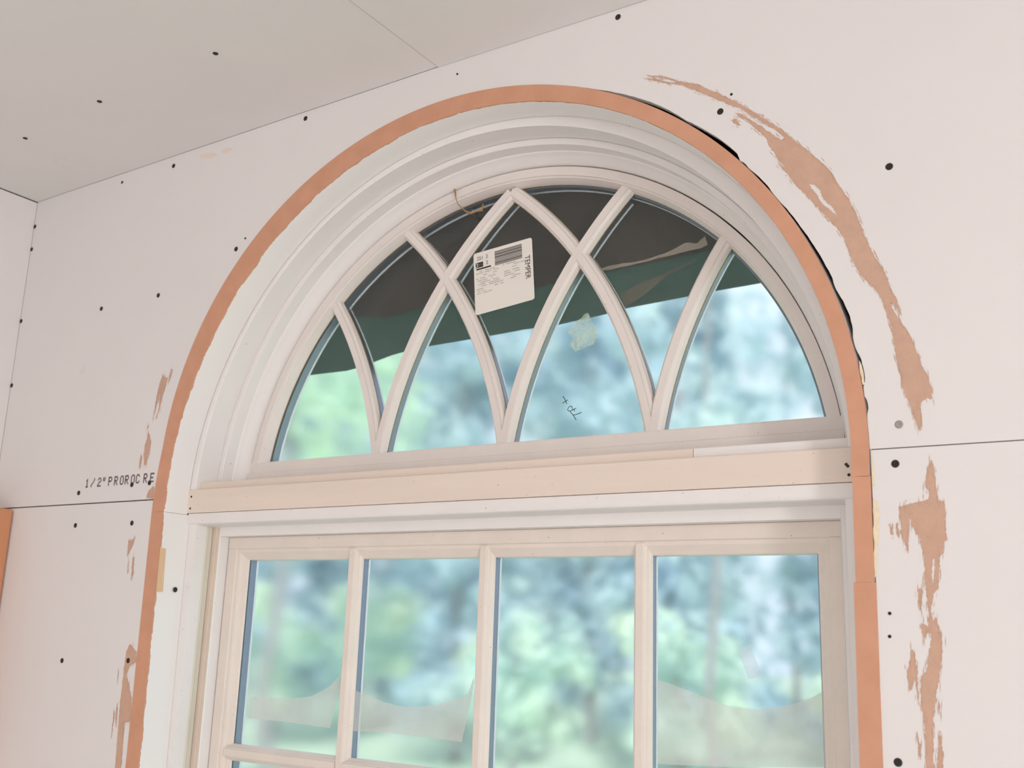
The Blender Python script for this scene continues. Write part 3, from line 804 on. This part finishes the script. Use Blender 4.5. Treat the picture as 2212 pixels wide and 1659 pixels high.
# ---------------------------------------------------------------- trim_2: the crossbar between the two windows
t2 = empty('trim_2', room, 'pinkish raw board crossbar between half-round light and sash', None, kind='structure')
box('front_board', -.5395, .5405, .0445, .0545, -.0105, .0275, 'board', t2, .0012)
box('ledge_board', .3405, .5272, .0548, .129, .005, .0400, 'paint', t2, .0012, label='white primed end of the ledge')
box('ledge_board', -.5272, .3400, .0548, .129, .005, .0402, 'board', t2, .0012)
extrude_x('lower_strip', [(.0475, -.0112), (.0475, -.0245), (.0490, -.0272), (.0520, -.0285), (.088, -.0300), (.088, -.0112)], -.5365, .5375, 'paint', t2)
for x, z in ((-.530, .016), (-.530, -.003), (.5235, .0085), (.5252, .0065), (.526, -.003)):
    put(sn, 'nail_hole', t2, (x, .0444, z))

# ---------------------------------------------------------------- window_2: the hung sash below
w2 = empty('window_2', room, 'white hung sash with small square lights below crossbar', None, kind='structure')
ZB = -.95
for s in (-1, 1):
    extrude_z('side_jamb', [(s * .5555, .0515), (s * .519, .0515), (s * .519, .073), (s * .5255, .073), (s * .5255, .108), (s * .503, .108), (s * .503, .150), (s * .5555, .150)], ZB, -.0275, 'frame', w2)
    extrude_z('weather_strip', [(s * .525, .0732), (s * .5192, .0732), (s * .5178, .0760), (s * .5192, .0780), (s * .5182, .0850), (s * .525, .0850)], ZB, -.0285, 'liner', w2)
    extrude_z('jamb_liner', [(s * .525, .0862), (s * .5105, .0862), (s * .5098, .0872), (s * .5070, .0872), (s * .5030, .0880), (s * .5030, .1075), (s * .525, .1075)], ZB, -.0285, 'tan' if s < 0 else 'frame', w2)
    extrude_z('stop_bead', [(s * .5029, .0875), (s * .5020, .0890), (s * .5020, .1075), (s * .5029, .1075)], ZB, -.0285, 'frame', w2)
box('head_board', -.5028, .5045, .0875, .130, -.0445, -.020, 'frame', w2, .001)
XS0, XS1 = -.5004, .5000
YG = .1215
rail = [(.1075, -.0448), (.1068, -.0458), (.1068, -.0622), (.1078, -.0634), (.1105, -.0640), (.1110, -.0690), (.1165, -.0755), (.1195, -.0795), (YG, -.0808), (.140, -.0808), (.140, -.0448)]
extrude_x('top_rail', rail, XS0, XS1, 'lowsash', w2)
for s, xo, xi in ((-1, XS0, -.482), (1, XS1, .4835)):
    extrude_z('stile', [(xo, .1072), (xi, .1072), (xi - s * .0012, .1085), (xi - s * .0016, .1108), (xi - s * .0055, .1115), (xi - s * .0100, .1150), (xi - s * .0108, .1172), (xi - s * .0165, .1200), (xi - s * .0175, YG), (xi - s * .0175, .1225), (xi - s * .010, .1225), (xi - s * .010, .140), (xo, .140)], ZB, -.0636, 'lowsash', w2)
XV = [-.2337, .0053, .2440]
lowbar = [(-.0128, YG), (-.0118, .1185), (-.0095, .1160), (-.0080, .1120), (-.0062, .1105), (-.0058, .1090), (-.0048, .1082), (.0048, .1082), (.0058, .1090), (.0062, .1105), (.0080, .1120), (.0095, .1160), (.0118, .1185), (.0128, YG)]
ZH = [-.3770, -.6700]
for x in XV:
    extrude_z('muntin', [(x + w, y) for w, y in lowbar], ZB, -.066, 'lowsash', w2)
cols = [(-.4645, XV[0] - .0128), (XV[0] + .0128, XV[1] - .0128), (XV[1] + .0128, XV[2] - .0128), (XV[2] + .0128, .4660)]
rows = [(ZH[0] + .0128, -.0806), (ZH[1] + .0128, ZH[0] - .0128), (ZB, ZH[1] - .0128)]
for z in ZH:
    for a, b in cols:
        extrude_x('cross_muntin', [(y, z + w) for w, y in lowbar], a - .006, b + .006, 'lowsash', w2)
for a, b in cols:
    for c, d in rows:
        sheet('pane', [(a - .001, c - .001), (b + .001, c - .001), (b + .001, d + .001), (a - .001, d + .001)], YG + .0008, 'glass_low', w2)
for x, hw in [(-.4645 - .0080, .0095)] + [(x, .0098) for x in XV] + [(.4660 + .0080, .0095)]:
    box('spacer', x - hw, x + hw, YG + .002, YG + .0155, ZB, -.078, 'spacer', w2, 0)
    box('outer_bead', x - hw - .0006, x + hw + .0006, YG + .0157, YG + .0200, ZB, -.078, 'outbead', w2, 0)
for z in ZH:
    box('spacer', -.47, .47, YG + .002, YG + .0155, z - .0098, z + .0098, 'spacer', w2, 0)
    box('outer_bead', -.47, .47, YG + .0157, YG + .0200, z - .0105, z + .0105, 'outbead', w2, 0)
box('sill', -.5395, .5395, .02, .17, ZB - .03, ZB, 'frame', w2)

# ---------------------------------------------------------------- things on the glass
def quadmap(q):
    (ax, az), (bx, bz), (cx, cz), (dx, dz) = q   # top left, top right, bottom right, bottom left
    def f(u, v):
        return (ax * (1 - u) * (1 - v) + bx * u * (1 - v) + cx * u * v + dx * (1 - u) * v,
                az * (1 - u) * (1 - v) + bz * u * (1 - v) + cz * u * v + dz * (1 - u) * v)
    return f
qm = quadmap(STICKER)
sc_ = qm(.5, .5)
st = empty('glass_label', (sc_[0], .1525, ZC + sc_[1]), 'white paper label with printed bars stuck inside the pointed centre pane', 'label')
def rel(p): return (p[0] - sc_[0], p[1] - sc_[1])
rc = .035
corners = []
for (u0, v0, su, sv) in ((0, 0, 1, 1), (1, 0, -1, 1), (1, 1, -1, -1), (0, 1, 1, -1)):
    ring = [(u0 + su * rc * (1 - cos(a)), v0 + sv * rc * (1 - sin(a))) for a in [radians(t) for t in (0, 30, 60, 90)]]
    if (su > 0) != (sv > 0): ring = ring[::-1]
    corners += ring
prism('paper', [rel(qm(u, v)) for u, v in corners], 0, .0006, 'label', st)
def uvrects(name, rects, mat, y=-.0002, label=None):
    verts, faces = [], []
    for u0, v0, u1, v1 in rects:
        i = len(verts)
        for u, v in ((u0, v1), (u1, v1), (u1, v0), (u0, v0)):
            p = rel(qm(u, v))
            verts.append((p[0], y, p[1]))
        faces.append((i, i + 1, i + 2, i + 3))
    return link(name, verts, faces, mat, st, recalc=False, label=label)
uvrects('bar_code', [(.37, .06, .83, .29)], 'barbase', -.0002, 'barcode of stripes')
bars, v = [], .06
for w, g in ((.012, .012), (.006, .012), (.016, .008), (.005, .014), (.020, .010), (.006, .016), (.006, .020), (.008, .012), (.016, .008), (.005, .010), (.010, .0)):
    bars.append((.37, v, .83, min(v + w, .29)))
    v += w + g
uvrects('bar_lines', bars, 'midprint', -.0004)
uvrects('black_box', [(.035, .165, .165, .248), (.045, .262, .30, .285)], 'black', -.0002)
uvrects('box_marks', [(.085, .18, .09, .235), (.105, .185, .109, .24), (.125, .18, .128, .235), (.145, .19, .148, .235)], 'greyprint', -.0004)
rows_ = [(.315, [(.10, .15), (.20, .37), (.50, .53), (.56, .72)]), (.345, [(.04, .16), (.19, .30), (.34, .43), (.68, .87)]), (.385, [(.16, .22), (.33, .40), (.66, .74)]),
         (.43, [(.04, .07), (.11, .19), (.25, .37), (.52, .62), (.66, .78)]), (.465, [(.06, .24), (.30, .33), (.52, .64), (.69, .79)]), (.50, [(.10, .28), (.33, .42), (.52, .70)]),
         (.53, [(.08, .19), (.25, .44), (.66, .79)]), (.56, [(.13, .22), (.26, .50), (.62, .72)]), (.60, [(.04, .16), (.35, .42), (.45, .50)]),
         (.635, [(.05, .10), (.12, .19)]), (.67, [(.04, .12), (.15, .31)])]
marks = []
for v, segs in rows_:
    for a, b in segs:
        u = a
        while u < b - .006:
            w = random.uniform(.008, .016)
            marks.append((u, v - random.uniform(.005, .010), min(u + w, b), v + random.uniform(.004, .008)))
            u += w + random.uniform(.004, .007)
uvrects('small_print', marks, 'greyprint', -.0002)
def text_mesh(name, s, place, mat, parent, y=-.0003):
    """lettering as flat mesh: place((x, y)) carries glyph units (height 1) to (x, z)"""
    cu = bpy.data.curves.new(name, 'FONT')
    cu.body = s
    cu.size = 1.4
    ob = bpy.data.objects.new(name, cu)
    C.objects.link(ob)
    me0 = bpy.data.meshes.new_from_object(ob.evaluated_get(bpy.context.evaluated_depsgraph_get()))
    bpy.data.objects.remove(ob)
    xs_ = [v.co.x for v in me0.vertices]
    x0_, w_ = min(xs_), max(xs_) - min(xs_)
    vv = []
    for v in me0.vertices:
        p = place((v.co.x - x0_) / w_, v.co.y)
        vv.append((p[0], y, p[1]))
    return link(name, vv, [tuple(p.vertices) for p in me0.polygons], mat, parent, recalc=False)
for s, u0, u1, v0, v1 in (('251', .062, .158, .068, .130), ('2', .215, .250, .062, .125), ('2', .215, .250, .165, .228)):
    text_mesh('print_text', s, lambda x, y, u0=u0, u1=u1, v0=v0, v1=v1: rel(qm(u0 + (u1 - u0) * x, v1 + (v0 - v1) * y)), 'midprint', st)
text_mesh('print_text', '3', lambda x, y: rel(qm(.045 + .028 * x, .240 - .065 * y)), 'label', st, -.0005)
text_mesh('print_text', 'TEMPER', lambda x, y: rel(qm(.875 + .085 * y, .275 + .375 * x)), 'black', st)

def flat_thing(name, poly, y, mat, label, cat, group=None, thick=.0004):
    cx_ = sum(p[0] for p in poly) / len(poly)
    cz_ = sum(p[1] for p in poly) / len(poly)
    o = prism(name, [(a - cx_, b - cz_) for a, b in poly], 0, thick, mat)
    o.location = (cx_, y, ZC + cz_)
    return tag(o, label, cat, group)
flat_thing('tape_strip', TAPE, .1208, 'tape', 'short tilted strip of frosted tape on the rightmost lower pane', 'tape')
def film(poly, label):
    """clear film held at its edges: a thin sheet bellied slightly off the glass"""
    cx_ = sum(p[0] for p in poly) / len(poly)
    cz_ = sum(p[1] for p in poly) / len(poly)
    o = sheet('plastic_film', [(a - cx_, b - cz_) for a, b in poly], 0, 'film')
    for v in o.data.vertices:
        v.co.y = -.0008 * (1 + sin(v.co.x * 30))
    o.location = (cx_, .1207, ZC + cz_)
    return tag(o, label, 'plastic film', 'loose film pieces on the lower panes')
film(FILM[0], 'sagging clear film with a pointed right corner on the leftmost lower pane')
film(FILM[1], 'sagging clear film band on the second lower pane from the left')
film(FILM[2], 'wide clear film with a dipped upper edge on the rightmost lower pane')
flat_thing('glue_residue', ragged(RESIDUE, .0012, .005), .1536, 'residue', 'pale patch of label glue on the arched pane right of the centre', 'glue patch', thick=.0002)

def ribbon(pts, w):
    out, k = [], len(pts)
    L, R = [], []
    for i, p in enumerate(pts):
        a, b = pts[max(i - 1, 0)], pts[min(i + 1, k - 1)]
        l = hypot(b[0] - a[0], b[1] - a[1]) or 1
        nx, nz = -(b[1] - a[1]) / l * w, (b[0] - a[0]) / l * w
        L.append((p[0] + nx, p[1] + nz))
        R.append((p[0] - nx, p[1] - nz))
    return L, R
pc = PEN[2][0]
verts, faces = [], []
for s in PEN:
    L, R = ribbon(s, .00055)
    i0 = len(verts)
    for a, b in zip(L, R):
        verts += [(a[0] - pc[0], 0, a[1] - pc[1]), (b[0] - pc[0], 0, b[1] - pc[1])]
    for k in range(len(s) - 1):
        faces.append((i0 + 2 * k, i0 + 2 * k + 1, i0 + 2 * k + 3, i0 + 2 * k + 2))
pen = link('pen_marking', verts, faces, 'pen', None)
pen.location = (pc[0], .1534, ZC + pc[1])
tag(pen, 'small handwritten dark pen strokes on the arched pane right of centre', 'writing')

def tube(path, r, k=6):
    verts, faces = [], []
    n = len(path)
    for i, p in enumerate(path):
        t = (Vector(path[min(i + 1, n - 1)]) - Vector(path[max(i - 1, 0)])).normalized()
        a = t.cross(Vector((0, 1, 0)))
        if a.length < 1e-4: a = t.cross(Vector((1, 0, 0)))
        a.normalize()
        b = t.cross(a)
        rr = r[i] if isinstance(r, (list, tuple)) else r
        for j in range(k):
            q = Vector(p) + a * rr * cos(2 * pi * j / k) + b * rr * sin(2 * pi * j / k)
            verts.append(tuple(q))
    for i in range(n - 1):
        for j in range(k):
            faces.append((i * k + j, i * k + (j + 1) % k, (i + 1) * k + (j + 1) % k, (i + 1) * k + j))
    return verts, faces
dz = DEBRIS[0]
v, f = tube([(a - dz[0], 0 if i < 3 else .010, b - dz[1]) for i, (a, b) in enumerate(DEBRIS)], [.0022, .0008, .0007, .0012, .002, .0012, .0022, .0008])
deb = link('dead_insect_web', v, f, 'debris', None, smooth=True)
deb.location = (dz[0], .1275, ZC + dz[1])
tag(deb, 'thin brown web strand with crumbs hanging over the upper left of the arched sash', 'debris')

# ---------------------------------------------------------------- board in the corner
bd = empty('fibreboard_strip', (XL, -.06, 0), 'reddish-brown board standing in the left corner, cut off by picture edge', 'board')
box('face_board', .002, .071, -.052, .058, .0, ZC + .0045, 'rawboard', bd, .004)
box('back_board', .0005, .0018, -.10, .058, .0, ZC + .0035, 'rawboard', bd, .0004)

# ---------------------------------------------------------------- outside: hanging tarp, paper, trees
tp = empty('tarp', (0, .24, ZC + .6), 'dark green tarp hanging outside over the top of the arched window', 'tarp')
def tarp_sheet(name, line, y, mat, zt):
    verts, faces = [], []
    nx_, nz_ = 60, 14
    xa, xb = line[0][0], line[-1][0]
    for j in range(nz_ + 1):
        for i in range(nx_ + 1):
            x = xa + (xb - xa) * i / nx_
            zb = lerp_tab(line, x)
            t = j / nz_
            z = zb + (zt - zb) * t
            yy = y + .012 * noise.noise(Vector((x * 3.1, z * 2.3, 1.7))) * (1 - .3 * t) + .004 * sin(11 * x + 7 * z)
            verts.append((x, yy - .24, z - .6))
    for j in range(nz_):
        for i in range(nx_):
            a = j * (nx_ + 1) + i
            faces.append((a, a + 1, a + nx_ + 2, a + nx_ + 1))
    o = link(name, verts, faces, mat, tp, smooth=False, recalc=False)
    for p in o.data.polygons: p.use_smooth = True
    return o
tarp_sheet('lower_layer', TARP_LOW, .245, 'tarp_low', .66)
tarp_sheet('upper_fold', TARP_UP, .222, 'tarp_up', .66)
box('batten', -1.1, .9, -.018, .03, .04, .09, 'dark', tp, .002)
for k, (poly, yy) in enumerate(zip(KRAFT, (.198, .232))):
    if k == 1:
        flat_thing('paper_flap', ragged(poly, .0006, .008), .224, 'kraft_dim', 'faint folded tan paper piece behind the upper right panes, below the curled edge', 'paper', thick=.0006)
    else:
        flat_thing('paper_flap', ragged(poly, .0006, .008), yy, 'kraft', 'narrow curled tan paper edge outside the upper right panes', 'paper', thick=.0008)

random.seed(21)
def tree(name, label, x, y, z0, h, r, n, leaf, mat, trunk=True, group=None, flat=1.0, cat='tree', blobs=26):
    root = empty(name, (x, y, 0), label, cat, group)
    verts, faces = [], []
    cs = []
    for b in range(blobs):
        a = random.uniform(0, 2 * pi)
        rr = r * sqrt(random.random())
        zz = z0 + h * random.random()
        k = 1 - .55 * abs((zz - z0) / h - .45)
        cs.append((rr * cos(a) * k, rr * sin(a) * k * flat, zz, r * random.uniform(.22, .42)))
    for i in range(n):
        c = cs[i % blobs]
        d = Vector((random.gauss(0, 1), random.gauss(0, 1), random.gauss(0, 1)))
        d.normalize()
        p = Vector(c[:3]) + d * c[3] * random.uniform(.55, 1.05)
        nrm = (d + Vector((random.uniform(-.7, .7), random.uniform(-.7, .7), random.uniform(0, .9)))).normalized()
        t = nrm.cross(Vector((random.uniform(-1, 1), random.uniform(-1, 1), random.uniform(-.3, .3)))).normalized()
        bt = nrm.cross(t)
        s = leaf * random.uniform(.6, 1.3)
        i0 = len(verts)
        for u, w in ((-1, 0), (-.2, -.42), (1, 0), (-.2, .42)):
            verts.append(tuple(p + t * s * u + bt * s * w))
        faces.append((i0, i0 + 1, i0 + 2, i0 + 3))
    o = link('foliage', verts, faces, mat, root, recalc=False)
    o['kind'] = 'stuff'
    if trunk:
        hh = z0 + h * .8
        pts = [(.05 * sin(q * 2.1), .04 * cos(q * 1.7), GZ + (hh - GZ) * q / 6) for q in range(7)]
        v_, f_ = tube(pts, [r * .07 * (1 - .1 * q) for q in range(7)], 9)
        link('trunk', v_, f_, 'bark', root, smooth=True)
    return root
GZ = -.35
gr = link('ground', [(-40, .3, GZ), (20, .3, GZ), (20, 45, GZ + .6), (-40, 45, GZ + .6)], [(0, 1, 2, 3)], 'lawn', None)
tag(gr, 'sunlit lawn outside the window', None, kind='structure')
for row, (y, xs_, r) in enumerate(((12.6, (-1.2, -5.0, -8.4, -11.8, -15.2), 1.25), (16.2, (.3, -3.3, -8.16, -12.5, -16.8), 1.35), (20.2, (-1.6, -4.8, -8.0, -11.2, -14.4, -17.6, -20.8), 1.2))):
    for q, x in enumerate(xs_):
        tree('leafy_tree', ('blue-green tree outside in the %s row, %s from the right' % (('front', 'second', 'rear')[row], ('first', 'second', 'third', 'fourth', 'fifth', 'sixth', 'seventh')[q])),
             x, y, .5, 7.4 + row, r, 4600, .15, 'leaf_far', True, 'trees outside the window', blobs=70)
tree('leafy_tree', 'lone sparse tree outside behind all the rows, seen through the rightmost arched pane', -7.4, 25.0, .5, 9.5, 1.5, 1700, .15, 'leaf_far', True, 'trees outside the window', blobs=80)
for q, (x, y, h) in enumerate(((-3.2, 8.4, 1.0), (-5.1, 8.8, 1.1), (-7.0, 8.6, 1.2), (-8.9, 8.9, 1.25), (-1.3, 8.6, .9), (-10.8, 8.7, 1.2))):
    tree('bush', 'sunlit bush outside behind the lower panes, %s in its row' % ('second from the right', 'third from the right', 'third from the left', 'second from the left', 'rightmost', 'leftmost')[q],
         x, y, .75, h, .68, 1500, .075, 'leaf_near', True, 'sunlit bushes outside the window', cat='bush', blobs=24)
tree('slender_tree', 'slim pale-barked young tree outside behind the rightmost lower pane', -2.1, 6.4, 2.9, 1.6, .6, 260, .07, 'leaf_far', True, blobs=14)
tree('overhanging_tree', 'bright green tree outside just under the tarp at left', -6.0, 6.2, 2.7, 1.8, 1.1, 1700, .09, 'leaf_mid', True, blobs=24)
